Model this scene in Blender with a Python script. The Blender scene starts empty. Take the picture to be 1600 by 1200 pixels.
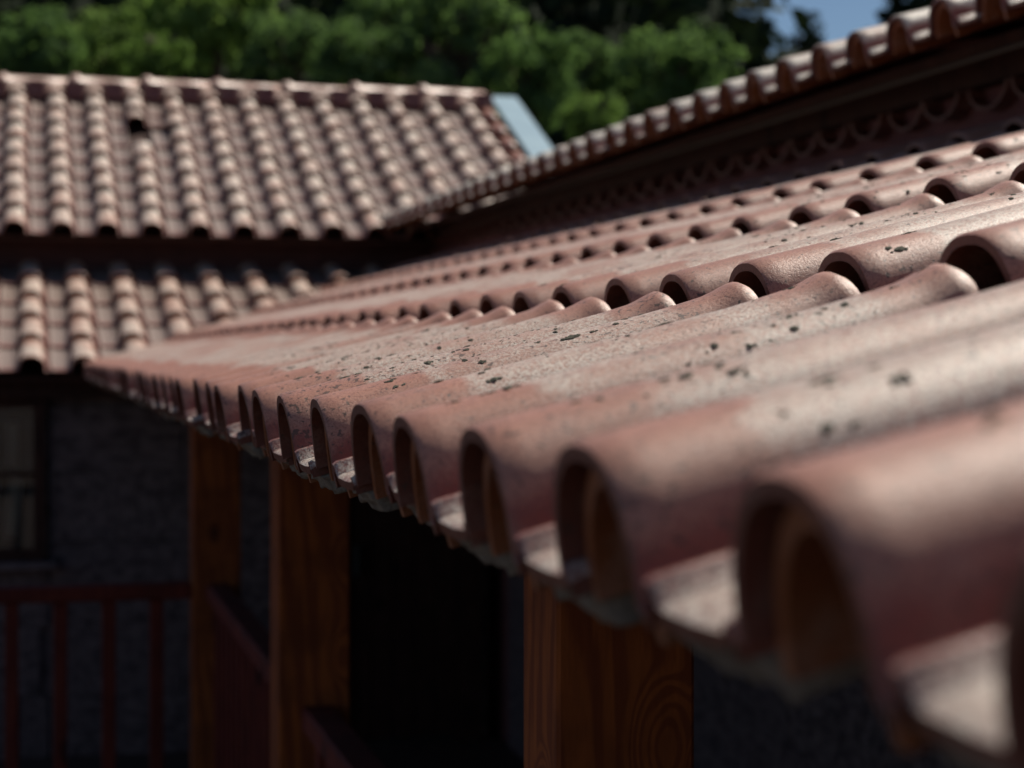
import bpy, bmesh, math, random
from mathutils import Vector, Matrix, noise
from mathutils.bvhtree import BVHTree

random.seed(7)
scene = bpy.context.scene
COL = scene.collection
R = math.radians

# ------------------------------------------------------------------ camera, sky, sun, exposure
AZ = R(13.33)                                   # the camera looks this far to the right of the eave line
cam_d = bpy.data.cameras.new('camera')
cam = bpy.data.objects.new('camera', cam_d)
COL.objects.link(cam)
cam.location = (0, 0, 0)
cam.rotation_euler = (R(90), 0, -AZ)
cam_d.sensor_width = 36
cam_d.lens = 72
cam_d.shift_y = -0.03
cam_d.clip_start = 0.05
cam_d.clip_end = 2000
cam_d.dof.use_dof = True
cam_d.dof.focus_distance = 1.85
cam_d.dof.aperture_fstop = 6.6
scene.camera = cam

SUN = Vector((0.60, 0.43, 1.0)).normalized()    # towards the sun
world = bpy.data.worlds.new('World')
scene.world = world
world.use_nodes = True
wn = world.node_tree
wn.nodes.clear()
sky = wn.nodes.new('ShaderNodeTexSky')
sky.sky_type = 'NISHITA'
sky.sun_disc = False
sky.sun_elevation = math.asin(SUN.z)
sky.sun_rotation = math.atan2(SUN.x, SUN.y)
sky.air_density = 1.0
sky.dust_density = 0.0
sky.altitude = 1200
sky.ozone_density = 3.0
bg = wn.nodes.new('ShaderNodeBackground')
bg.inputs['Strength'].default_value = 0.05
wo = wn.nodes.new('ShaderNodeOutputWorld')
wn.links.new(sky.outputs[0], bg.inputs[0])
wn.links.new(bg.outputs[0], wo.inputs[0])

sun_d = bpy.data.lights.new('sun', 'SUN')
sun_d.energy = 5.0
sun_d.angle = R(0.5)
sun_d.color = (1.0, 0.91, 0.79)
sun = bpy.data.objects.new('sun', sun_d)
COL.objects.link(sun)
sun.rotation_euler = SUN.to_track_quat('Z', 'Y').to_euler()

scene.view_settings.view_transform = 'Standard'
scene.view_settings.look = 'None'
scene.view_settings.exposure = 0.22
scene.view_settings.gamma = 1.0
scene.view_settings.use_curve_mapping = False

# ------------------------------------------------------------------ node helpers
def new_mat(name):
    m = bpy.data.materials.new(name)
    m.use_nodes = True
    nt = m.node_tree
    b = nt.nodes['Principled BSDF']
    return m, nt, b

class NT:
    def __init__(self, nt): self.nt = nt
    def n(self, t, **kw):
        x = self.nt.nodes.new(t)
        for k, v in kw.items(): setattr(x, k, v)
        return x
    def l(self, a, b): self.nt.links.new(a, b)
    def val(self, sock, v):
        if hasattr(v, 'is_output'): self.l(v, sock)
        else: sock.default_value = v
    def math(self, op, a, b=0.0, clamp=False):
        x = self.n('ShaderNodeMath', operation=op); x.use_clamp = clamp
        self.val(x.inputs[0], a); self.val(x.inputs[1], b)
        return x.outputs[0]
    def noise(self, vec, scale, detail=4, rough=0.55):
        x = self.n('ShaderNodeTexNoise')
        x.inputs['Scale'].default_value = scale; x.inputs['Detail'].default_value = detail
        x.inputs['Roughness'].default_value = rough
        self.l(vec, x.inputs['Vector'])
        return x.outputs[0]
    def ss(self, v, a, b, lo=0.0, hi=1.0):
        x = self.n('ShaderNodeMapRange', interpolation_type='SMOOTHSTEP')
        self.val(x.inputs['Value'], v)
        x.inputs['From Min'].default_value = a; x.inputs['From Max'].default_value = b
        x.inputs['To Min'].default_value = lo; x.inputs['To Max'].default_value = hi
        return x.outputs[0]
    def mix(self, f, a, b):
        x = self.n('ShaderNodeMix', data_type='RGBA')
        self.val(x.inputs[0], f)
        for s, v in ((x.inputs[6], a), (x.inputs[7], b)):
            if hasattr(v, 'is_output'): self.l(v, s)
            else: s.default_value = (*v, 1)
        return x.outputs[2]
    def bump(self, h, strength, dist, bsdf):
        x = self.n('ShaderNodeBump')
        x.inputs['Strength'].default_value = strength; x.inputs['Distance'].default_value = dist
        self.l(h, x.inputs['Height']); self.l(x.outputs[0], bsdf.inputs['Normal'])

def obj_coord(t):
    """object coordinates moved by the object's own random number, so that shared meshes differ"""
    tc = t.n('ShaderNodeTexCoord'); oi = t.n('ShaderNodeObjectInfo')
    mul = t.math('MULTIPLY', oi.outputs['Random'], 37.0)
    va = t.n('ShaderNodeVectorMath', operation='ADD')
    t.l(tc.outputs['Object'], va.inputs[0]); t.l(mul, va.inputs[1])
    return tc.outputs['Object'], va.outputs[0], oi.outputs['Random']

def clay_material(name, bloom_and_sun, clean, warm, dots=1.0, pan_k=1.25, dust_and_sun=.85, channel=0.0, heightk=.035):
    """raw red clay, deepened for shaded flanks; dusty, sun-brightened tan on the weathered crest; pale bloom of lime, lichen and painted sun from a hand's breadth behind the tile's front"""
    m, nt, b = new_mat(name); t = NT(nt)
    oc, vec, rnd = obj_coord(t)
    big = t.noise(vec, 5.0, 3); mid = t.noise(vec, 28.0, 5, .65); fine = t.noise(vec, 700.0, 3, .7)
    grit = t.noise(vec, 300.0, 4, .8)
    tan = (.46, .235, .165)
    c = t.mix(t.ss(big, .35, .65), warm, tuple(v * .84 for v in warm))
    c = t.mix(t.ss(rnd, 0, 1, 0, .55), c, (warm[0] * .82, warm[1] * .70, warm[2] * .66))
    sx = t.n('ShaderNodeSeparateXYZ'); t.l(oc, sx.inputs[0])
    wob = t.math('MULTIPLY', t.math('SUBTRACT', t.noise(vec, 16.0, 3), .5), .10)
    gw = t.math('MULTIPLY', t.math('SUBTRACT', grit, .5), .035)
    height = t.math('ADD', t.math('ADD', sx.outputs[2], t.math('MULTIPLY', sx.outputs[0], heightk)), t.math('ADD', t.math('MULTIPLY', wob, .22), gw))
    c = t.mix(t.ss(height, .030, .046, 0, dust_and_sun), c, t.mix(t.ss(mid, .35, .7), tan, (tan[0] * .84, tan[1] * .80, tan[2] * .80)))  # dusty wear by height, with sunlit crests and shaded flanks painted in too
    c = t.mix(t.ss(mid, .48, .75, 0, .30), c, (.50, .37, .30))
    if channel:
        ch = t.math('MULTIPLY', t.ss(t.math('MULTIPLY', sx.outputs[1], -1.0), .066, .080), t.ss(sx.outputs[0], .03, .07))
        c = t.mix(t.math('MULTIPLY', ch, channel), c, t.mix(mid, (.27, .215, .18), (.20, .165, .145)))
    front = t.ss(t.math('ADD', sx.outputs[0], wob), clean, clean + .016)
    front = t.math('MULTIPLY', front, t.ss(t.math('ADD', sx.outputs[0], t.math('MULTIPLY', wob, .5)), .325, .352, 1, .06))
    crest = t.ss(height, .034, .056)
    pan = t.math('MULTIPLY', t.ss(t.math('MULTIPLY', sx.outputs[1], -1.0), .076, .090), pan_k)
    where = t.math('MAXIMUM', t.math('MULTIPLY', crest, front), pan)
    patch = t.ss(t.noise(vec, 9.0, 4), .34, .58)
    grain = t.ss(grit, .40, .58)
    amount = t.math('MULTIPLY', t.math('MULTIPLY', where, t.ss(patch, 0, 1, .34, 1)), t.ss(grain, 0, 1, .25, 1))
    c = t.mix(t.math('MULTIPLY', amount, bloom_and_sun, True), c, (.68, .67, .59))  # lime and lichen bloom that also paints sunlit highlights on crests and pans
    # dark specks and pitting
    sp = t.ss(t.math('ADD', t.noise(vec, 190.0, 2), t.math('MULTIPLY', t.noise(vec, 7.0, 2), .30)), .785, .83)
    c = t.mix(t.math('MULTIPLY', sp, .8 * dots), c, (.055, .045, .035))
    sp2 = t.ss(t.math('ADD', fine, t.math('MULTIPLY', t.noise(vec, 11.0, 2), .35)), .78, .88)
    c = t.mix(t.math('MULTIPLY', sp2, .65 * dots), c, (.10, .075, .06))
    c = t.mix(t.ss(t.noise(vec, 430.0, 2, .8), .46, .66, 0, .5), c, (warm[0] * .5, warm[1] * .6, warm[2] * .6))
    t.l(c, b.inputs['Base Color'])
    t.l(t.ss(grit, .2, .8, .33, .52), b.inputs['Roughness'])
    b.inputs['Specular IOR Level'].default_value = .5
    h = t.math('ADD', t.math('MULTIPLY', grit, .8), t.math('MULTIPLY', fine, .5))
    t.bump(h, .5, .0013, b)
    return m

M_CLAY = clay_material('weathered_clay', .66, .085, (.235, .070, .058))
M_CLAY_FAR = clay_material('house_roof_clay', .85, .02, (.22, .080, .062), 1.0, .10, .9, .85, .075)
M_CLAY_SUNLIT = clay_material('sunlit_pale_clay', 1.7, -.2, (.22, .06, .05), .6, 1.4)  # whiter still: sunlight on the high eave's tops put into the colour
M_CLAY_RED = clay_material('red_clay', .10, .2, (.21, .075, .058), .5, .2, .4)
M_RAW = clay_material('shaded_raw_clay', .0, .5, (.17, .052, .036), .8, .0, .10)  # raw inner and rim clay, the shade of the mouths put into its colour
M_LINER = clay_material('raw_orange_clay', .0, .5, (.28, .088, .028), .6, .0, .12)

def plain(name, c1, c2, scale, rough=.8, bump=.4, dist=.004, spec=.3, stretch=None, metallic=0.0):
    m, nt, b = new_mat(name); t = NT(nt)
    oc, vec, rnd = obj_coord(t)
    if stretch:
        mp = t.n('ShaderNodeMapping'); mp.inputs['Scale'].default_value = stretch
        t.l(vec, mp.inputs['Vector']); vec = mp.outputs[0]
    a = t.noise(vec, scale, 5, .6); f = t.noise(vec, scale * 7, 4, .7)
    k = t.math('ADD', t.math('MULTIPLY', a, .65), t.math('MULTIPLY', f, .35))
    c = t.mix(t.ss(k, .36, .64), c1, c2)
    c = t.mix(t.ss(rnd, 0, 1, 0, .25), c, tuple(v * .7 for v in c1))
    t.l(c, b.inputs['Base Color'])
    b.inputs['Roughness'].default_value = rough
    b.inputs['Specular IOR Level'].default_value = spec
    b.inputs['Metallic'].default_value = metallic
    t.bump(k, bump, dist, b)
    return m

def wood_material(name, dark, light):
    m, nt, b = new_mat(name); t = NT(nt)
    oc, vec, rnd = obj_coord(t)
    mp = t.n('ShaderNodeMapping'); mp.inputs['Scale'].default_value = (1, 1, .10)
    t.l(vec, mp.inputs['Vector'])
    # the grain bends round the knots
    vo = t.n('ShaderNodeTexVoronoi'); vo.inputs['Scale'].default_value = 6.5
    mk = t.n('ShaderNodeMapping'); mk.inputs['Scale'].default_value = (1, 1, .55)
    t.l(vec, mk.inputs['Vector']); t.l(mk.outputs[0], vo.inputs['Vector'])
    knot = t.ss(vo.outputs['Distance'], .04, .42, 1, 0)
    va = t.n('ShaderNodeVectorMath', operation='ADD')
    t.l(mp.outputs[0], va.inputs[0]); t.l(t.math('MULTIPLY', knot, .10), va.inputs[1])
    wv = t.n('ShaderNodeTexWave', bands_direction='DIAGONAL')
    wv.inputs['Scale'].default_value = 16.0; wv.inputs['Distortion'].default_value = 7.0
    wv.inputs['Detail'].default_value = 3.0; wv.inputs['Detail Scale'].default_value = 1.6
    t.l(va.outputs[0], wv.inputs['Vector'])
    fib = t.noise(mp.outputs[0], 120.0, 4, .7)
    blot = t.noise(vec, 9.0, 3)
    c = t.mix(t.ss(wv.outputs['Fac'], .1, .9), dark, light)
    c = t.mix(t.ss(fib, .35, .7, 0, .35), c, tuple(v * .55 for v in dark))
    c = t.mix(t.ss(blot, .4, .68, 0, .6), c, tuple(v * .6 for v in dark))
    c = t.mix(t.ss(knot, .60, .92, 0, .9), c, tuple(v * .25 for v in dark))
    t.l(c, b.inputs['Base Color'])
    b.inputs['Roughness'].default_value = .75
    b.inputs['Specular IOR Level'].default_value = .25
    t.bump(fib, .25, .002, b)
    return m

M_POST = wood_material('varnished_pine', (.20, .048, .013), (.32, .088, .020))
M_RAIL = wood_material('red_brown_timber', (.12, .020, .014), (.16, .030, .017))
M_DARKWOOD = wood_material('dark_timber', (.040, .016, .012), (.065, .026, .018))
M_MORTAR = plain('grey_mortar', (.27, .25, .22), (.12, .11, .10), 45, .95, .9, .006)
M_GRANITE = plain('grey_granite', (.22, .165, .165), (.065, .050, .052), 9, .9, 1.0, .010)
M_RENDER = plain('brown_render', (.22, .085, .08), (.14, .055, .055), 6, .9, .5, .006)
M_RENDER_DARK = plain('dark_render', (.12, .055, .055), (.08, .038, .040), 6, .9, .5, .006)
M_ZINC = plain('sky_blue_zinc', (.33, .47, .54), (.27, .40, .48), 5, .35, .05, .002, .5)  # blue of the reflected sky put into the sheet's colour
M_LICHEN = plain('dark_lichen', (.040, .040, .030), (.12, .12, .09), 160, .95, 1.0, .003)
M_GROUND = plain('packed_earth', (.10, .07, .055), (.065, .047, .038), 1.5, .95, .6, .02)
M_FLOOR = plain('floor_slab', (.12, .075, .055), (.085, .055, .045), 5, .7, .2, .003)
M_HILL = plain('hill_soil', (.060, .055, .030), (.035, .045, .020), .6, .95, .8, .1)
M_BARK = plain('bark', (.10, .075, .055), (.05, .04, .03), 12, .95, .9, .03, stretch=(1, 1, .25))
M_PALE_STRIP = plain('white_strip', (.80, .82, .80), (.70, .73, .72), 9, .9, .2, .004)
M_IRON = plain('iron', (.05, .05, .05), (.03, .03, .03), 30, .5, .2, .001)

m, nt, b = new_mat('window_glass')
b.inputs['Base Color'].default_value = (.92, .96, .96, 1)
b.inputs['Roughness'].default_value = .03
b.inputs['Transmission Weight'].default_value = 1.0
b.inputs['IOR'].default_value = 1.45
M_GLASS = m

def leaf_material(name, c1, c2, tr):
    m, nt, b = new_mat(name); t = NT(nt)
    tc = t.n('ShaderNodeTexCoord'); oi = t.n('ShaderNodeObjectInfo')
    gi = t.n('ShaderNodeNewGeometry')
    c = t.mix(t.ss(gi.outputs['Random Per Island'], 0, 1), c1, c2)
    c = t.mix(t.ss(t.noise(tc.outputs['Object'], 1.3, 3), .4, .65, 0, .5), c, (c2[0] * .6, c2[1] * .65, c2[2] * .6))
    c = t.mix(t.ss(oi.outputs['Random'], 0, 1, 0, .7), c, (c1[0] * .55, c1[1] * .66, c1[2] * .65))
    t.l(c, b.inputs['Base Color']); b.inputs['Roughness'].default_value = .8
    b.inputs['Specular IOR Level'].default_value = .05
    tl = t.n('ShaderNodeBsdfTranslucent')
    mx = t.mix(.5, c, (c2[0] * 1.2, c2[1] * 1.5, c2[2] * .5)); t.l(mx, tl.inputs['Color'])
    ms = t.n('ShaderNodeMixShader'); ms.inputs[0].default_value = tr
    out = nt.nodes['Material Output']
    t.l(b.outputs[0], ms.inputs[1]); t.l(tl.outputs[0], ms.inputs[2]); t.l(ms.outputs[0], out.inputs['Surface'])
    return m
M_LEAF = leaf_material('fresh_leaves', (.105, .175, .080), (.15, .22, .105), .5)
M_LEAF_BRIGHT = leaf_material('yellow_green_leaves', (.16, .245, .075), (.20, .28, .11), .5)
M_LEAF_DARK = leaf_material('dark_needles', (.016, .026, .016), (.026, .038, .02), .10)

# ------------------------------------------------------------------ mesh helpers
WORLD_M = {}
def link(name, mesh, parent=None, mat=None, M=None):
    """mesh object; M is its matrix in the world"""
    o = bpy.data.objects.new(name, mesh)
    COL.objects.link(o)
    if mat is not None and not mesh.materials: mesh.materials.append(mat)
    M = M or Matrix()
    WORLD_M[o.name] = M
    if parent is not None:
        o.parent = parent
        M = WORLD_M[parent.name].inverted() @ M
    o.matrix_basis = M
    return o

def thing(name, label, cat, loc, group=None):
    o = bpy.data.objects.new(name, None)
    COL.objects.link(o)
    o.empty_display_size = .1
    o.location = loc
    o['label'] = label; o['category'] = cat
    if group: o['group'] = group
    WORLD_M[o.name] = Matrix.Translation(loc)
    return o

def mesh_of(bm, name, smooth=False):
    me = bpy.data.meshes.new(name)
    bm.normal_update()
    bm.to_mesh(me); bm.free()
    if smooth:
        me.polygons.foreach_set('use_smooth', [True] * len(me.polygons))
    return me

def box_bm(bm, lo, hi, bevel=0.0):
    r = bmesh.ops.create_cube(bm, size=1.0)
    vs = r['verts']
    c = [(a + b_) / 2 for a, b_ in zip(lo, hi)]; s = [b_ - a for a, b_ in zip(lo, hi)]
    for v in vs: v.co = Vector((v.co.x * s[0] + c[0], v.co.y * s[1] + c[1], v.co.z * s[2] + c[2]))
    if bevel:
        es = list({e for v in vs for e in v.link_edges})
        bmesh.ops.bevel(bm, geom=es, offset=bevel, segments=1, affect='EDGES')

def box(name, lo, hi, mat, parent=None, bevel=0.0, M=None):
    """a box whose mesh is centred on its own origin"""
    c = Vector([(a + b_) / 2 for a, b_ in zip(lo, hi)])
    h = [(b_ - a) / 2 for a, b_ in zip(lo, hi)]
    bm = bmesh.new(); box_bm(bm, [-x for x in h], h, bevel)
    return link(name, mesh_of(bm, name), parent, mat, (M or Matrix()) @ Matrix.Translation(c))

# ------------------------------------------------------------------ the tile
S = .22            # pitch across
C_NEAR = .4145     # exposed length
LIFT = .014
def smooth01(x): x = max(0, min(1, x)); return x * x * (3 - 2 * x)

def tile_shape(c, s=S, seed=0, taper=.017):
    Lp = c + .045; Lr = c - .012
    def crest(t): return .0745 - taper * min(1, t / .80) + .0045 * smooth01((t - .91) / .08) - .003 * smooth01((t - .985) / .015)
    def halfw(t): return .060 - .009 * min(1, t / .80) + .004 * smooth01((t - .91) / .08)
    def zb(t): return LIFT * (1 - t)
    return Lp, Lr, crest, halfw, zb

def tile_mesh(name, c, s=S, seed=0, nseg=12, k=1.0, roll=True, taper=.017, lean=.14):
    """pan with a rib on the near side, and a tapering roll that ends in a flared lip"""
    Lp, Lr, crest, halfw, zb = tile_shape(c, s, seed, taper)
    ts = [0, .008, .05, .2, .4, .6, .76, .84, .89, .915, .94, .965, .985, 1.0]
    pan = [(-.165, -.003), (-.163, .004), (-.158, .004), (-.156, .0), (-.125, -.001), (-.092, .0), (-.086, .001), (-.083, .009), (-.081, .0105),
           (-.076, .0105), (-.074, .009), (-.071, -.002), (-.064, -.004)]
    q = s / S
    def ring(t, off):
        pts = []
        for y, dz in pan:
            y2 = y * q
            pts.append((t * Lp, y2, zb(t) + dz * k - off))
        if not roll: return pts
        w = halfw(t) * q - off; base = zb(t) - .004; h = crest(t) - base - off
        for i in range(nseg + 1):
            f = math.pi * i / nseg
            cy = -math.cos(f); sz = math.sin(f)
            cy = math.copysign(abs(cy) ** .82, cy)
            zz = base + h * sz ** .86
            pts.append((t * Lr + lean * zz * (1 - t) ** 2, cy * w, zz))
        return pts
    npt = len(pan) + (nseg + 1 if roll else 0)
    TH = .0085
    def wob(p):
        n = noise.noise_vector(Vector((p[0] * 6, p[1] * 9, p[2] * 9 + seed * 13.7)))
        return Vector(p) + n * .0016
    bm = bmesh.new()
    def sheet(off, flip):
        rows = []
        for i, t in enumerate(ts):
            extra = .0016 if (off == 0 and i in (0, len(ts) - 1)) else 0
            rows.append([bm.verts.new(wob(p)) for p in ring(t, off + extra)])
        for a, b_ in zip(rows, rows[1:]):
            for i in range(npt - 1):
                f = (a[i], a[i + 1], b_[i + 1], b_[i])
                bm.faces.new(f if flip else f[::-1]).material_index = 1 if flip else 0
        return rows
    # outer faces up: orientation fixed below by recalc per shell
    o = sheet(0, False); n_ = sheet(TH, True)
    def strip(p, q_):
        a = [bm.verts.new(v.co) for v in p]; b2 = [bm.verts.new(v.co) for v in q_]
        for i in range(len(a) - 1): bm.faces.new((a[i], a[i + 1], b2[i + 1], b2[i])).material_index = 1
    strip(o[0], n_[0]); strip(n_[-1], o[-1])
    strip([r[0] for r in n_], [r[0] for r in o]); strip([r[-1] for r in o], [r[-1] for r in n_])
    return mesh_of(bm, name, True)

def roof_frame(origin, up, slope):
    """matrix whose X runs up the slope, Z is the roof's normal"""
    u = Vector((up[0], up[1], 0)).normalized()
    th = math.atan(slope)
    X = (u * math.cos(th) + Vector((0, 0, math.sin(th)))).normalized()
    Z = (-u * math.sin(th) + Vector((0, 0, math.cos(th)))).normalized()
    Y = Z.cross(X)
    m = Matrix((X, Y, Z)).transposed().to_4x4()
    m.translation = origin
    return m

def jitter(px=.003, py=.003, rot=.6):
    return Matrix.Translation((random.uniform(-px, px), random.uniform(-py, py), random.uniform(0, .002))) @ \
        Matrix.Rotation(R(random.uniform(-rot, rot)), 4, 'Z') @ Matrix.Rotation(R(random.uniform(-rot, rot) * .6), 4, 'X')

TH_N = .304
# ------------------------------------------------------------------ setting: ground, floor, hill
FLOOR = -1.76
GROUND = -1.90
bm = bmesh.new(); box_bm(bm, (-900, -900, GROUND - .2), (900, 900, GROUND))
g = link('ground', mesh_of(bm, 'ground'), None, M_GROUND); g['kind'] = 'structure'
bm = bmesh.new(); box_bm(bm, (.40, -1.5, GROUND + .003), (2.15, 6.45, FLOOR)); f_ = link('porch_floor', mesh_of(bm, 'porch_floor'), None, M_FLOOR); f_['kind'] = 'structure'
bm = bmesh.new(); box_bm(bm, (-5, 6.452, GROUND + .003), (2.15, 9.2, FLOOR)); f_ = link('terrace_floor', mesh_of(bm, 'terrace_floor'), None, M_FLOOR); f_['kind'] = 'structure'

def hill_z(x, y):
    d = y * .973 + x * .23
    t = smooth01((d - 15) / 45)
    lat = x * .973 - y * .23
    return GROUND - .05 + t * 8.0 + max(0, d - 60) * .02 + .5 * t * noise.noise(Vector((x * .06, y * .06, 3.3)))
bm = bmesh.new()
nx, ny = 60, 50
vs = [[bm.verts.new((-90 + 240 * i / nx, 15 + 145 * j / ny, hill_z(-90 + 240 * i / nx, 15 + 145 * j / ny))) for i in range(nx + 1)] for j in range(ny + 1)]
for j in range(ny):
    for i in range(nx):
        bm.faces.new((vs[j][i], vs[j][i + 1], vs[j + 1][i + 1], vs[j + 1][i]))
hl = link('hill', mesh_of(bm, 'hill', True), None, M_HILL); hl['kind'] = 'structure'

# ------------------------------------------------------------------ porch (the near tiled roof on posts)
D0, V0 = .2355, -.0436
porch = thing('porch', 'open timber porch with posts under the nearest clay tile roof spotted with dark lichen', 'porch', (1.2, 3.5, FLOOR))
F_NEAR = roof_frame((D0 + .0117, 0, V0 - .0695), (1, 0), TH_N)
near_meshes = [tile_mesh('near_tile', C_NEAR, seed=i, nseg=18) for i in range(5)]
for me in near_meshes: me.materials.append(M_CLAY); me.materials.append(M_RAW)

def liner_mesh(seed):
    """thick clay arch set inside the mouth of an eave tile, with legs below the pan"""
    bm = bmesh.new()
    def ring(w, h, leg):
        p = [(-w, -leg)]
        for i in range(15):
            f = math.pi * i / 14
            p.append((-math.cos(f) * w, (h) * math.sin(f) ** .92))
        p.append((w, -leg * .35))
        return p
    out = ring(.0475, .0605, .014); inn = ring(.0375, .0505, .014)
    rows = []
    for x, pr, sc in ((.010, out, 1), (.15, out, .84), (.15, inn, .84), (.010, inn, 1)): rows.append([bm.verts.new((x + (max(0, z) * .14 if x < .1 else 0), y * sc, z * sc + .002)) for y, z in pr])
    rows.append(rows[0])
    for a, b_ in zip(rows, rows[1:]):
        for i in range(len(a) - 1): bm.faces.new((a[i], a[i + 1], b_[i + 1], b_[i]))
    bmesh.ops.recalc_face_normals(bm, faces=bm.faces)
    me = mesh_of(bm, 'liner'); me.materials.append(M_LINER)
    return me
liner = liner_mesh(0)

def mortar_mesh(seed):
    """lumpy bed of mortar squeezed out below the pan of an eave tile"""
    bm = bmesh.new()
    nx_, ny_, nz_ = 5, 12, 6
    bmesh.ops.create_cube(bm, size=1)
    bmesh.ops.subdivide_edges(bm, edges=bm.edges, cuts=9, use_grid_fill=True)
    for v in bm.verts:
        p = v.co.copy()
        n = noise.fractal(Vector((p.x * 3, p.y * 4, p.z * 3 + seed * 9)), .9, 2.1, 4)
        u = p.y + .5                                     # 0 far side .. 1
        sag = .019 + .003 * math.sin(u * math.pi) + .004 * noise.noise(Vector((u * 5, seed * 3.1, 0)))
        z = (p.z - .5) * sag + .0015
        x = .010 + (p.x + .5) * .10 + (.5 - p.z) * .012
        v.co = Vector((x, -.110 + p.y * .112, z)) + Vector((n * .0035 - .002, 0, n * .002 if p.z < .45 else 0))
    me = mesh_of(bm, 'mortar', True); me.materials.append(M_MORTAR)
    return me
mortars = [mortar_mesh(i) for i in range(4)]

def put_tile(parent, F, meshes, X, Y, jit=(.003, .003, .6), name='tile'):
    return link(name, random.choice(meshes), parent, None, F @ Matrix.Translation((X, Y, 0)) @ jitter(*jit))

Y_COR = 8.86
cosn = math.cos(math.atan(TH_N))
SKEW = .023                                         # the courses run a little askew
J0 = .407                                            # y of one roll at the eave
near_placed = []
row_first = [-4, -4, -2, 0, 2]
random.seed(21)
for k in range(5):
    u_k = D0 + k * C_NEAR * cosn
    j = row_first[k]
    while True:
        y = J0 + j * S + k * SKEW
        if y > Y_COR + (u_k - D0) + .36: break
        jit = (.006, .009, 1.1) if k == 0 else (.005, .006, .8)
        T = F_NEAR @ Matrix.Translation((k * C_NEAR, y, 0)) @ Matrix.Rotation(R(.8 if k == 0 else 1.4), 4, 'Z') @ jitter(*jit)
        tl = link('tile', random.choice(near_meshes), porch, None, T)
        near_placed.append((tl.data, F_NEAR.inverted() @ T))
        if k == 0:
            link('eave_liner', liner, tl, None, T)
            link('mortar', random.choice(mortars), tl, None, T)
        j += 1

def slab(name, F, x0, x1, y0, y1, z0, z1, mat, parent):
    bm = bmesh.new(); box_bm(bm, (x0, y0, z0), (x1, y1, z1))
    return link(name, mesh_of(bm, name), parent, mat, F)
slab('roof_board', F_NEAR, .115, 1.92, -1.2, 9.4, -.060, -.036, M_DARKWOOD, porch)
yy = -.9
while yy < 9:
    slab('rafter', F_NEAR, .34, 1.86, yy, yy + .08, -.13, -.061, M_RAIL, porch); yy += .62
box('beam', (.548, -1.3, -.205), (.668, 8.9, -.060), M_RAIL, porch, .004)
for i, (px, py) in enumerate(((.530, -.10), (.535, 2.055), (.508, 4.245), (.515, 6.56))):
    bm = bmesh.new(); box_bm(bm, (-.075, -.075, FLOOR), (.075, .075, -.207), .004)
    link('post', mesh_of(bm, 'post'), porch, M_POST, Matrix.Translation((px + .075, py + .075, 0)))

# lichen crusts on the rolls: seen pixels are dropped on the real roof surface, the rest scattered
Lp, Lr, f_crest, f_half, f_zb = tile_shape(C_NEAR)
def on_roof(X, y):
    """a point of the near roof's surface from roof coordinates; y is pulled on to the nearest roll"""
    k = max(0, min(4, int(X // C_NEAR))); x = X - k * C_NEAR
    y0 = J0 + SKEW * X / C_NEAR
    j = round((y - y0) / S); yl = max(-.040, min(-.006, y - (y0 + j * S)))
    t = min(1, x / Lr)
    w = f_half(t); base = f_zb(t) - .004
    cf = min(1, abs(yl / w)) ** (1 / .82)
    z = base + (f_crest(t) - base) * max(0, 1 - cf * cf) ** .43
    return Vector((X, y0 + j * S + yl, z)), yl / w
bv, bf = [], []
for me, T in near_placed:
    n0 = len(bv)
    bv += [T @ v.co for v in me.vertices]
    bf += [[n0 + i for i in p.vertices] for p in me.polygons]
BVH = BVHTree.FromPolygons(bv, bf)
bm = bmesh.new(); bmesh.ops.create_icosphere(bm, subdivisions=2, radius=1)
ICO_V = [v.co.copy() for v in bm.verts]; ICO_F = [[v.index for v in f.verts] for f in bm.faces]; bm.free()
lich_v, lich_f = [], []
def crust(X, y, size):
    p, s_ = on_roof(X, y)
    hit = BVH.ray_cast(p + Vector((0, 0, .08)), Vector((0, 0, -1)), .2)
    if hit[0] is None: return
    p, nrm = hit[0] + hit[1] * size * .05, hit[1]
    q = nrm.to_track_quat('Z', 'X').to_matrix().to_4x4()
    a = random.uniform(.8, 1.25); rot = Matrix.Rotation(random.uniform(0, 6.3), 4, 'Z')
    ph = Vector((X * 40, y * 30, 0))
    M = Matrix.Translation(p) @ q @ rot @ Matrix.Diagonal((size * a, size / a, size * random.uniform(.18, .34), 1))
    n0 = len(lich_v)
    for c in ICO_V:
        lich_v.append(M @ (c * (1 + .55 * noise.noise(c * 2.2 + ph) + random.uniform(-.08, .08))))
    lich_f.extend([n0 + i for i in f] for f in ICO_F)
def cluster(X, y, size):
    crust(X, y, size)
    for _ in range(random.randint(3, 7)):
        crust(max(.01, X + random.uniform(-2, 2) * size), y + random.uniform(-1.5, 1.5) * size, size * random.uniform(.3, .65))
Fi = F_NEAR.inverted()
ca, sa = math.cos(AZ), math.sin(AZ)
def seen(px, py):
    d = Vector(((px - 800) / 3200 * ca + sa, -(px - 800) / 3200 * sa + ca, -(py - 552) / 3200))
    o_ = Fi @ Vector((0, 0, 0)); dd = Fi.to_3x3() @ d
    tt = (.056 - o_.z) / dd.z
    return o_ + dd * tt
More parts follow.
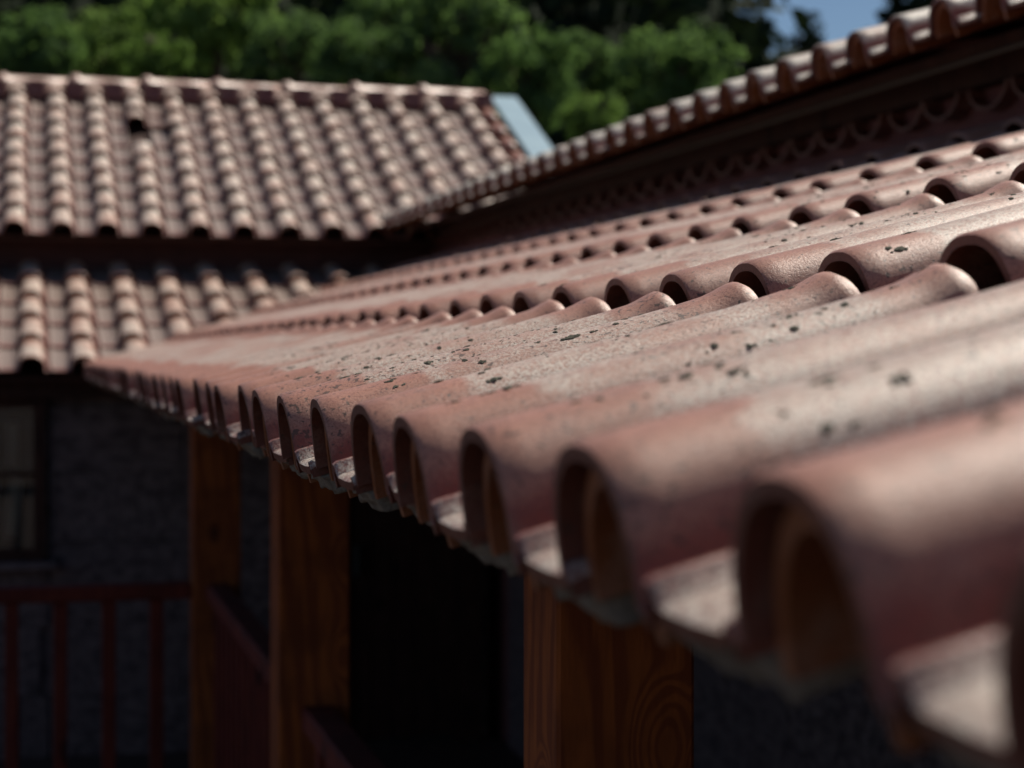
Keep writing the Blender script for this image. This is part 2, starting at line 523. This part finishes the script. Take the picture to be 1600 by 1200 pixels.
for px, py, sz in ((455, 612, .008), (650, 624, .009), (617, 622, .006), (762, 636, .010), (790, 610, .007), (765, 580, .006), (915, 535, .0085), (998, 520, .0085),
                   (735, 555, .006), (540, 575, .008), (570, 565, .006), (600, 570, .006), (1185, 408, .007), (1268, 404, .007), (1410, 405, .008), (1358, 402, .006),
                   (1432, 433, .006), (1240, 632, .009), (1380, 652, .004), (1565, 712, .005), (1040, 600, .006), (1080, 622, .008), (1152, 602, .007),
                   (545, 606, .006), (770, 648, .007), (1045, 425, .004), (1205, 530, .005), (1512, 560, .003), (680, 660, .006), (880, 470, .006), (855, 465, .007)):
    p = seen(px, py)
    cluster(p.x, p.y, sz * .48)
for i in range(2300):
    X = random.uniform(.06, 1.25) if i < 1950 else random.uniform(.1, 1.6)
    n_ = random.randint(-1, 12) if i < 1950 else random.randint(8, 26)
    y = J0 + SKEW * X / C_NEAR + S * n_ + random.gauss(-.018, .013)
    if noise.noise(Vector((X * 3.0, y * 1.6, 5))) + .9 * noise.noise(Vector((X * 11, y * 9, 2))) < -.02: continue
    if (X % C_NEAR) > .37: continue
    (cluster if random.random() < .22 else crust)(X, y, random.choice((.0008, .0009, .0011, .0013, .0015, .0018, .0022, .0030)))
me = bpy.data.meshes.new('lichen'); me.from_pydata(lich_v, [], lich_f)
lc = link('lichen', me, porch, M_LICHEN, F_NEAR); lc['kind'] = 'stuff'

# ------------------------------------------------------------------ porch railings
def railing(label, a, b_, n, group='porch railings'):
    a = Vector(a); b_ = Vector(b_); L = (b_ - a).length
    d = (b_ - a).normalized(); ang = math.atan2(d.y, d.x)
    M = Matrix.Translation((a.x, a.y, 0)) @ Matrix.Rotation(ang, 4, 'Z')
    t = thing('railing', label, 'railing', (a.x, a.y, FLOOR), group)
    bm = bmesh.new(); box_bm(bm, (0, -.035, -.785), (L, .035, -.734), .006); link('top_rail', mesh_of(bm, 'top_rail'), t, M_RAIL, M)
    bm = bmesh.new(); box_bm(bm, (0, -.025, FLOOR + .06), (L, .025, FLOOR + .10)); link('bottom_rail', mesh_of(bm, 'bottom_rail'), t, M_RAIL, M)
    bm = bmesh.new(); box_bm(bm, (-.021, -.018, FLOOR + .102), (.021, .018, -.787), .003); me = mesh_of(bm, 'baluster')
    for i in range(n):
        link('baluster', me, t, M_RAIL, M @ Matrix.Translation(((i + .72) * .150 if n * .15 < L + .1 else (i + .5) * L / n, 0, 0)))
railing('red brown timber railing reaching left from the farthest porch post past the window', (.512, 6.635, 0), (-3.4, 6.635, 0), 26)
railing('red brown timber railing between the middle and the farthest porch posts', (.59, 6.56, 0), (.59, 4.40, 0), 14)
railing('red brown timber railing between the knotty front porch post and the middle post', (.59, 4.245, 0), (.59, 2.21, 0), 13)

# ------------------------------------------------------------------ low wing at the end of the courtyard
TH_W, C_W = .277, .385
WALL_Y = 9.15
wing = thing('low_wing', 'low stone wing with lean-to tile roof and dark window below the far house', 'building', (-.5, WALL_Y, GROUND))
box('wall', (-5, WALL_Y + .03, GROUND), (2.06, WALL_Y + .3, -.08), M_GRANITE, wing)
F_WING = roof_frame((0, Y_COR, -.015 - .071), (0, 1), TH_W)
wing_meshes = [tile_mesh('wing_tile', C_W, seed=20 + i, nseg=12, taper=.027) for i in range(3)]
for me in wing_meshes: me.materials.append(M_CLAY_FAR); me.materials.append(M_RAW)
cosw = math.cos(math.atan(TH_W))
random.seed(5)
for k in range(5):
    for j in range(-9, 9):
        x = .02 + j * S
        if x > D0 + k * C_W * cosw + .36 or x < -2.0: continue
        put_tile(wing, F_WING, wing_meshes, k * C_W, -x)
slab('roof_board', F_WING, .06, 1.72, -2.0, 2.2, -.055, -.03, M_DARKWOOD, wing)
box('wall_plate', (-2.2, WALL_Y - .12, -.19), (.9, WALL_Y + .02, -.10), M_DARKWOOD, wing)

def stones(parent, M, u0, u1, z0, z1, w, h, holes=()):
    """rough granite blocks, joints recessed; M takes (along, out, up) to the world"""
    metas = []
    for s_ in range(4):
        bm = bmesh.new(); bmesh.ops.create_cube(bm, size=1)
        bmesh.ops.subdivide_edges(bm, edges=bm.edges, cuts=1, use_grid_fill=True)
        for v in bm.verts:
            n = noise.noise_vector(v.co * 2.3 + Vector((s_ * 7.7, 0, 0)))
            v.co = v.co * .992 + n * .02
        me = mesh_of(bm, 'stone'); me.materials.append(M_GRANITE); metas.append(me)
    z = z0; r = 0
    while z < z1 - .05:
        hh = min(h * random.uniform(.85, 1.2), z1 - z)
        u = u0 - (r % 2) * w * .5
        while u < u1:
            ww = w * random.uniform(.7, 1.3)
            a, b2 = max(u, u0), min(u + ww, u1)
            if b2 - a > .06 and not any(a < hx1 and b2 > hx0 and z < hz1 and z + hh > hz0 for hx0, hx1, hz0, hz1 in holes):
                link('stone', random.choice(metas), parent, None, M @ Matrix.Translation(((a + b2) / 2, 0, z + hh / 2)) @ Matrix.Diagonal((b2 - a, .06, hh, 1)))
            u += ww
        z += hh; r += 1
WIN = (-.95, .03, -.85, -.235)
DOOR = (1.36, 1.96, FLOOR, -.22)
Mw = Matrix.Translation((0, WALL_Y + .02, 0))
stones(wing, Mw, -1.9, WIN[0] - .07, FLOOR, -.2, .48, .30)
stones(wing, Mw, WIN[0] - .06, WIN[1] + .06, FLOOR, WIN[2] - .07, .48, .30)
stones(wing, Mw, WIN[1] + .07, DOOR[0] - .06, FLOOR, -.2, .48, .30)
wd = box('window', (WIN[0], WALL_Y + .012, WIN[2]), (WIN[1], WALL_Y + .028, WIN[3]), M_IRON, wing)
for lo, hi in (((WIN[0] - .05, -.05, WIN[2] - .05), (WIN[1] + .05, .0, WIN[2])), ((WIN[0] - .05, -.05, WIN[3]), (WIN[1] + .05, .0, WIN[3] + .05)),
               ((WIN[0] - .05, -.05, WIN[2]), (WIN[0], 0, WIN[3])), ((WIN[1], -.05, WIN[2]), (WIN[1] + .05, 0, WIN[3])),
               ((-.455, -.045, WIN[2]), (-.405, -.005, WIN[3])), ((WIN[0], -.044, -.535), (WIN[1], -.006, -.515))):
    box('frame', (lo[0], WALL_Y + lo[1], lo[2]), (hi[0], WALL_Y + hi[1], hi[2]), M_DARKWOOD, wd)
box('sill', (WIN[0] - .1, WALL_Y - .10, WIN[2] - .085), (WIN[1] + .1, WALL_Y - .01, WIN[2] - .052), M_GRANITE, wd, .006)
# slightly wavy white strips just behind the panes
def pale_strip(x0, x1, z0, z1, lean):
    bm = bmesh.new(); n = 16; rows = []
    for jz in (0, 1):
        rows.append([bm.verts.new((x0 + (x1 - x0) * i / n + lean * jz, .004 * math.sin(i * 1.9), z0 + (z1 - z0) * jz)) for i in range(n + 1)])
    for i in range(n): bm.faces.new((rows[0][i], rows[0][i + 1], rows[1][i + 1], rows[1][i]))
    r = bmesh.ops.solidify(bm, geom=bm.faces, thickness=.002)
    link('pale_strip', mesh_of(bm, 'pale_strip', True), wd, M_PALE_STRIP, Matrix.Translation((0, WALL_Y + .0, 0)))
pale_strip(-.10, -.045, -.80, -.52, .03); pale_strip(-.085, -.035, -.50, -.30, 0.0)
pale_strip(-.28, -.17, -.80, -.52, .03); pale_strip(-.80, -.62, -.82, -.30, .0)
for x0, x1 in ((WIN[0], -.456), (-.404, WIN[1])):
    box('pane', (x0, WALL_Y - .024, WIN[2]), (x1, WALL_Y - .018, WIN[3]), M_GLASS, wd)
dr = box('door', (DOOR[0], WALL_Y + .0, DOOR[2]), (DOOR[1], WALL_Y + .028, DOOR[3]), M_IRON, wing)
for i in range(5):
    x0 = DOOR[0] + .05 + i * .10
    box('plank', (x0 + .003, WALL_Y - .03, FLOOR + .02), (x0 + .097, WALL_Y - .002, DOOR[3] - .05), M_DARKWOOD, dr, .004)
for lo, hi in (((DOOR[0] - .05, FLOOR), (DOOR[0] + .05, DOOR[3])), ((DOOR[1] - .05, FLOOR), (DOOR[1] + .05, DOOR[3]))):
    box('frame', (lo[0], WALL_Y - .06, lo[1]), (hi[0], WALL_Y - .001, hi[1]), M_DARKWOOD, dr)
box('handle', (DOOR[0] + .07, WALL_Y - .075, -1.0), (DOOR[0] + .09, WALL_Y - .032, -.86), M_IRON, dr, .004)

# ------------------------------------------------------------------ main house on the right (its eave above the porch)
WALL_X = 2.09
house_r = thing('tall_house', 'taller house with high clay tile eave and shaded brown wall above the porch roof', 'house', (3.4, 5, GROUND))
box('wall', (WALL_X + .032, -1.4, GROUND), (WALL_X + .30, 10.9, .60), M_RENDER, house_r)
F_RIGHT = roof_frame((1.80, 0, .716 - .074), (1, 0), TH_N)
right_meshes = [tile_mesh('eave_tile', C_NEAR, seed=40 + i, nseg=14) for i in range(3)]
for me in right_meshes: me.materials.append(M_CLAY_SUNLIT); me.materials.append(M_RAW)
random.seed(9)
for k in range(4):
    for j in range(-2 + 3 * k, 40):
        y = 2.0 + j * S + .064
        if y > 10.75 + k * .3: continue
        T = F_RIGHT @ Matrix.Translation((k * C_NEAR, y, 0)) @ jitter(.004, .005, .7)
        tl = link('tile', random.choice(right_meshes), house_r, None, T)
        if k == 0: link('eave_liner', liner, tl, M_LINER, T)
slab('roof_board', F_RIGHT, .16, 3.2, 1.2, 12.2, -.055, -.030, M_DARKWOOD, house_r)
# lower course of the eave: upturned channel tiles bedded in the wall
bm = bmesh.new(); rows = []
for x in (0, .22):
    for rr, fl in ((.098, 0), (.086, 1)):
        rows.append([bm.verts.new((x, -math.cos(math.pi * i / 12) * rr, -.055 * (rr / .098) * math.sin(math.pi * i / 12))) for i in range(13)])
for a, b_ in ((0, 1), (1, 3), (3, 2), (2, 0)):
    for i in range(12): bm.faces.new((rows[a][i], rows[a][i + 1], rows[b_][i + 1], rows[b_][i]))
bmesh.ops.recalc_face_normals(bm, faces=bm.faces)
me = mesh_of(bm, 'channel_tile'); me.materials.append(M_RAW)
for j in range(40):
    link('channel_tile', me, house_r, None, Matrix.Translation((2.078 + random.uniform(-.006, .006), 2.0 + j * S, .598)))
box('eave_bed', (2.082, 1.2, .602), (WALL_X + .05, 10.8, .66), M_DARKWOOD, house_r)
Mr = Matrix.Translation((WALL_X + .03, 0, 0)) @ Matrix.Rotation(R(90), 4, 'Z')
stones(house_r, Mr, 3.2, 8.9, FLOOR, -.2, .50, .30)

# ------------------------------------------------------------------ far house on the left
S_L, C_L, TH_L = .228, .277, .448
Y_E, V_E = 10.47, .668
Y_R, V_R = 12.72, 1.687
house_l = thing('far_house', 'far house with wide tile roof, ridge caps and pale blue metal verge', 'house', (.8, 11.5, GROUND))
thl = math.atan(TH_L)
F_LEFT = roof_frame((0, Y_E, V_E - .074 / math.cos(thl)), (0, 1), TH_L)
left_meshes = [tile_mesh('house_tile', C_L, S_L, seed=60 + i, nseg=12, taper=.027) for i in range(4)]
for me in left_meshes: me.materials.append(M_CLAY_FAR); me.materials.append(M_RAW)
U_V = 2.825
broken_mesh = tile_mesh('broken_tile', C_L, S_L, seed=66, roll=False); broken_mesh.materials.append(M_CLAY_FAR); broken_mesh.materials.append(M_RAW)
random.seed(14)
HOLE_J = 9
for k in range(9):
    for j in range(0, 19):
        x = U_V - .15 - j * S_L
        if k == 5 and j == HOLE_J:                             # one tile has lost its roll
            put_tile(house_l, F_LEFT, [broken_mesh], k * C_L, -x); continue
        put_tile(house_l, F_LEFT, left_meshes, k * C_L + (.10 if (k, j) == (6, HOLE_J) else 0), -x, (.006, .006, .9))
slab('roof_board', F_LEFT, .06, 2.46, -U_V - .02, 1.6, -.05, -.025, M_DARKWOOD, house_l)
box('wall', (-4.5, 10.85, GROUND), (2.75, 11.1, .68), M_RENDER_DARK, house_l)
box('wall', (-4.5, 10.86, .69), (-4.3, 14.5, .9), M_RENDER, house_l)
# back slope
F_LB = roof_frame((0, 2 * Y_R - Y_E, V_E - .06), (0, -1), TH_L)
slab('back_slope', F_LB, .0, 2.47, -1.6, U_V - .0, -.05, .02, M_CLAY_RED, house_l)
# ridge caps with a collar at one end
def cap_mesh():
    bm = bmesh.new(); n = 12
    prof = [(0, .088), (.012, .098), (.05, .100), (.065, .084), (.24, .079), (.43, .074)]
    rows = []
    for x, r_ in prof:
        rows.append([bm.verts.new((x, -math.cos(math.pi * i / n) * r_ * 1.15, math.sin(math.pi * i / n) * r_)) for i in range(n + 1)])
    for a, b_ in zip(rows, rows[1:]):
        for i in range(n): bm.faces.new((a[i], b_[i], b_[i + 1], a[i + 1]))
    bmesh.ops.recalc_face_normals(bm, faces=bm.faces)
    bmesh.ops.solidify(bm, geom=bm.faces, thickness=.012)
    me = mesh_of(bm, 'ridge_cap', True); me.materials.append(M_CLAY_RIDGE); return me
M_CLAY_RIDGE = clay_material('ridge_clay', .35, -.5, (.34, .18, .14), .6, .1)
cm = cap_mesh()
for i in range(11):
    x = U_V - .43 - i * .428
    link('ridge_cap', cm, house_l, None, Matrix.Translation((x, Y_R, V_R - .092 + random.uniform(-.004, .004))) @ Matrix.Rotation(R(random.uniform(-.8, .8)), 4, 'Y'))
bm = bmesh.new(); box_bm(bm, (-.105 / 2, -.02, -.11), (.105 / 2, .02, .0), .004); me = mesh_of(bm, 'ridge_filler'); me.materials.append(M_CLAY_RED)
for j in range(0, 19):
    x = U_V - .15 - (j - .5) * S_L
    if x < U_V: link('ridge_filler', me, house_l, None, Matrix.Translation((x, Y_R - .175, V_R - .062)) @ Matrix.Rotation(R(-18), 4, 'X'))
# verge: small barrel tiles down the edge and the metal sheet outside them
bm = bmesh.new(); rows = []
for x, r_ in ((0, .05), (.30, .042)):
    rows.append([bm.verts.new((x, -math.cos(math.pi * i / 8) * r_, math.sin(math.pi * i / 8) * r_)) for i in range(9)])
for i in range(8): bm.faces.new((rows[0][i], rows[1][i], rows[1][i + 1], rows[0][i + 1]))
bmesh.ops.recalc_face_normals(bm, faces=bm.faces); bmesh.ops.solidify(bm, geom=bm.faces, thickness=.01)
me = mesh_of(bm, 'verge_tile', True); me.materials.append(M_CLAY_RED)
for k in range(9):
    link('verge_tile', me, house_l, None, F_LEFT @ Matrix.Translation((k * C_L, -(U_V - .03), .012)) @ Matrix.Rotation(R(2), 4, 'Y'))
bm = bmesh.new(); box_bm(bm, (.2, -(U_V + .215), .028), (2.50, -(U_V + .045), .036), .002); box_bm(bm, (.2, -(U_V + .221), -.08), (2.50, -(U_V + .2155), .034))
link('metal_flashing', mesh_of(bm, 'metal_flashing'), house_l, M_ZINC, F_LEFT)

# ------------------------------------------------------------------ trees on the hillside
def crown_mesh(seed, nclump, leaves, leaf, mat, shape=(1, 1, 1), clump=.25):
    """leaf clumps spread through the outer crown volume; unit-ish size"""
    rnd = random.Random(seed); verts = []; faces = []
    for c in range(nclump):
        while True:
            p = Vector((rnd.uniform(-1, 1), rnd.uniform(-1, 1), rnd.uniform(-.85, 1)))
            if .45 < p.length < 1: break
        p = p * (.82 + .55 * noise.noise(p * 1.6 + Vector((seed * 5.3, 0, 0))))
        p = Vector((p.x * shape[0], p.y * shape[1], p.z * shape[2]))
        cr = clump * rnd.uniform(.6, 1.2)
        for l_ in range(leaves):
            d = Vector((rnd.gauss(0, 1), rnd.gauss(0, 1), rnd.gauss(0, 1))).normalized()
            q = p + Vector((d.x, d.y, d.z * .75)) * cr * rnd.uniform(.55, 1.0)
            nrm = (d + Vector((rnd.uniform(-.7, .7), rnd.uniform(-.7, .7), rnd.uniform(0, .9)))).normalized()
            a = nrm.orthogonal().normalized(); a = Matrix.Rotation(rnd.uniform(0, 6.3), 3, nrm) @ a; b_ = nrm.cross(a)
            s_ = leaf * rnd.uniform(.6, 1.3); i0 = len(verts)
            verts += [q - a * s_, q - b_ * s_ * .5 + nrm * s_ * .15, q + a * s_, q + b_ * s_ * .5 + nrm * s_ * .15]
            faces.append((i0, i0 + 1, i0 + 2, i0 + 3))
    me = bpy.data.meshes.new('crown'); me.from_pydata([tuple(v) for v in verts], [], faces); me.materials.append(mat)
    return me
def trunk_mesh(seed, r_):
    h = 1.0  # scaled to the tree's height; limbs stay inside the crown
    rnd = random.Random(seed); bm = bmesh.new()
    def limb(p0, p1, r0, r1, n=7):
        d = (p1 - p0).normalized(); a = d.orthogonal().normalized(); b_ = d.cross(a); rows = []
        for t, r2 in ((0, r0), (.5, (r0 + r1) / 2), (1, r1)):
            c = p0.lerp(p1, t) + (a * rnd.uniform(-.1, .1) * r0 * 2 if t == .5 else Vector())
            rows.append([bm.verts.new(c + (a * math.cos(6.2832 * i / n) + b_ * math.sin(6.2832 * i / n)) * r2) for i in range(n)])
        for u, v in zip(rows, rows[1:]):
            for i in range(n): bm.faces.new((u[i], u[(i + 1) % n], v[(i + 1) % n], v[i]))
    top = Vector((rnd.uniform(-.1, .1), rnd.uniform(-.1, .1), h))
    limb(Vector((0, 0, -.1)), top, r_, r_ * .45)
    for i in range(5):
        an = i * 1.26 + rnd.uniform(-.3, .3)
        limb(top * rnd.uniform(.85, 1), Vector((math.cos(an) * .55, math.sin(an) * .55, rnd.uniform(1.0, 1.08))), r_ * .4, r_ * .1, 5)
    me = mesh_of(bm, 'trunk', True); me.materials.append(M_BARK); return me
CROWN = {
    'leafy': [crown_mesh(1, 95, 60, .06, M_LEAF), crown_mesh(2, 95, 60, .06, M_LEAF, (1.1, 1.0, .9)), crown_mesh(3, 90, 60, .06, M_LEAF, (.9, .9, 1.15))],
    'bright': [crown_mesh(4, 90, 60, .06, M_LEAF_BRIGHT), crown_mesh(5, 90, 60, .06, M_LEAF_BRIGHT, (1.1, 1, .85))],
    'dark': [crown_mesh(6, 50, 70, .06, M_LEAF_DARK, (.8, .8, 1.25), .28), crown_mesh(7, 50, 70, .06, M_LEAF_DARK, (.75, .75, 1.2), .26)],
}
TRUNK = [trunk_mesh(1, .14), trunk_mesh(2, .17)]
def place(px, Z):
    X = (px - 800) / 3200 * Z
    return X * ca + Z * sa, -X * sa + Z * ca
def tree(label, kind, px, py, Z, rpx, sz=1.0, group='trees on the hillside', name='broadleaf_tree'):
    """a tree whose crown is centred on the line of sight through (px, py), standing on the hill"""
    x, y = place(px, Z); zc = (552 - py) / 3200 * Z; r_ = rpx / 3200 * Z * 1.12
    gz = hill_z(x, y)
    t = thing(name, label, 'tree', (x, y, gz), group)
    cr = random.choice(CROWN[kind])
    rz = Matrix.Rotation(random.uniform(0, 6.3), 4, 'Z')
    link('crown', cr, t, None, Matrix.Translation((x, y, zc)) @ rz @ Matrix.Diagonal((r_, r_, r_ * sz, 1)))
    th = max(.6, zc - gz)
    link('trunk', random.choice(TRUNK), t, None, Matrix.Translation((x, y, gz)) @ rz @ Matrix.Diagonal((r_, r_, th, 1)))
random.seed(33)
tree('bushy green tree at the far left edge behind the left end of the ridge', 'leafy', 60, 90, 25, 80)
tree('bright green tree behind the ridge above the dark gap in the tiles', 'bright', 165, 80, 27, 75)
tree('broad bright green tree left of the middle, tallest of those behind the ridge', 'bright', 330, 35, 26, 100, 1.0)
tree('green tree with a rounded top behind the middle of the ridge', 'leafy', 450, 75, 25, 70)
tree('low green tree just behind the ridge between two taller crowns', 'leafy', 565, 95, 24, 75)
tree('large green tree behind the right end of the ridge and the blue metal verge', 'leafy', 725, 70, 24, 115, 1.1)
tree('slim green tree leaning over the blue metal verge', 'leafy', 830, 130, 23, 75, 1.3)
tree('yellow green bush-like tree right of the blue metal verge, touching the high eave', 'bright', 925, 195, 21, 48)
tree('round dense green tree standing clear between the verge and the sky gap', 'leafy', 1050, 120, 26, 95)
tree('small dark green tree between the round tree and the verge', 'leafy', 915, 110, 27, 62)
tree('dark evergreen tree left of the patch of blue sky', 'dark', 1150, 45, 44, 75, 1.0, 'dark trees below the sky gap', 'evergreen_tree')
tree('low dark evergreen with a rounded top under the patch of blue sky', 'dark', 1262, 66, 46, 40, 1.0, 'dark trees below the sky gap', 'evergreen_tree')
tree('dark evergreen tree right of the patch of blue sky, half hidden by the high eave', 'dark', 1420, 40, 44, 70, 1.0, 'dark trees below the sky gap', 'evergreen_tree')
tree('tall dark evergreen in the shade above the round green tree', 'dark', 1000, -10, 42, 95, 1.0, 'dark trees below the sky gap', 'evergreen_tree')
tree('dark evergreen high behind the blue metal verge', 'dark', 870, 10, 40, 90, 1.0, 'dark trees below the sky gap', 'evergreen_tree')
tree('bright leafy tree behind the second ridge cap from the left', 'bright', 245, 95, 24, 50)
tree('pale green tree high in the middle above the ridge', 'leafy', 600, 30, 30, 70)

# far wood: one mass of foliage up the slope
rnd = random.Random(77); verts = []; faces = []
for c in range(1500):
    Z = rnd.uniform(36, 75); px = rnd.uniform(-500, 2100)
    x, y = place(px, Z)
    gz = hill_z(x, y)
    top = (552 + 60) / 3200 * Z
    if 1165 < px < 1400: top = (552 - 75 - abs(px - 1285) * .1) / 3200 * Z
    elif 1120 < px < 1460: top = (552 - 15) / 3200 * Z
    z = gz + (max(.5, top - gz)) * rnd.random()
    cr = rnd.uniform(.8, 1.7)
    if 1150 < px < 1440 and z + cr * 1.15 > (552 - 62) / 3200 * Z: z = (552 - 62) / 3200 * Z - cr * 1.15
    for l_ in range(34):
        d = Vector((rnd.gauss(0, 1), rnd.gauss(0, 1), rnd.gauss(0, 1))).normalized()
        q = Vector((x, y, z)) + d * cr * rnd.uniform(.4, 1)
        nrm = (d + Vector((rnd.uniform(-.6, .6), rnd.uniform(-.6, .6), rnd.uniform(0, .8)))).normalized()
        a = nrm.orthogonal().normalized(); b_ = nrm.cross(a); s_ = rnd.uniform(.22, .42); i0 = len(verts)
        verts += [tuple(q - a * s_), tuple(q - b_ * s_ * .6), tuple(q + a * s_), tuple(q + b_ * s_ * .6)]
        faces.append((i0, i0 + 1, i0 + 2, i0 + 3))
me = bpy.data.meshes.new('far_wood'); me.from_pydata(verts, [], faces)
fw = link('far_wood', me, None, M_LEAF_DARK); fw['kind'] = 'stuff'
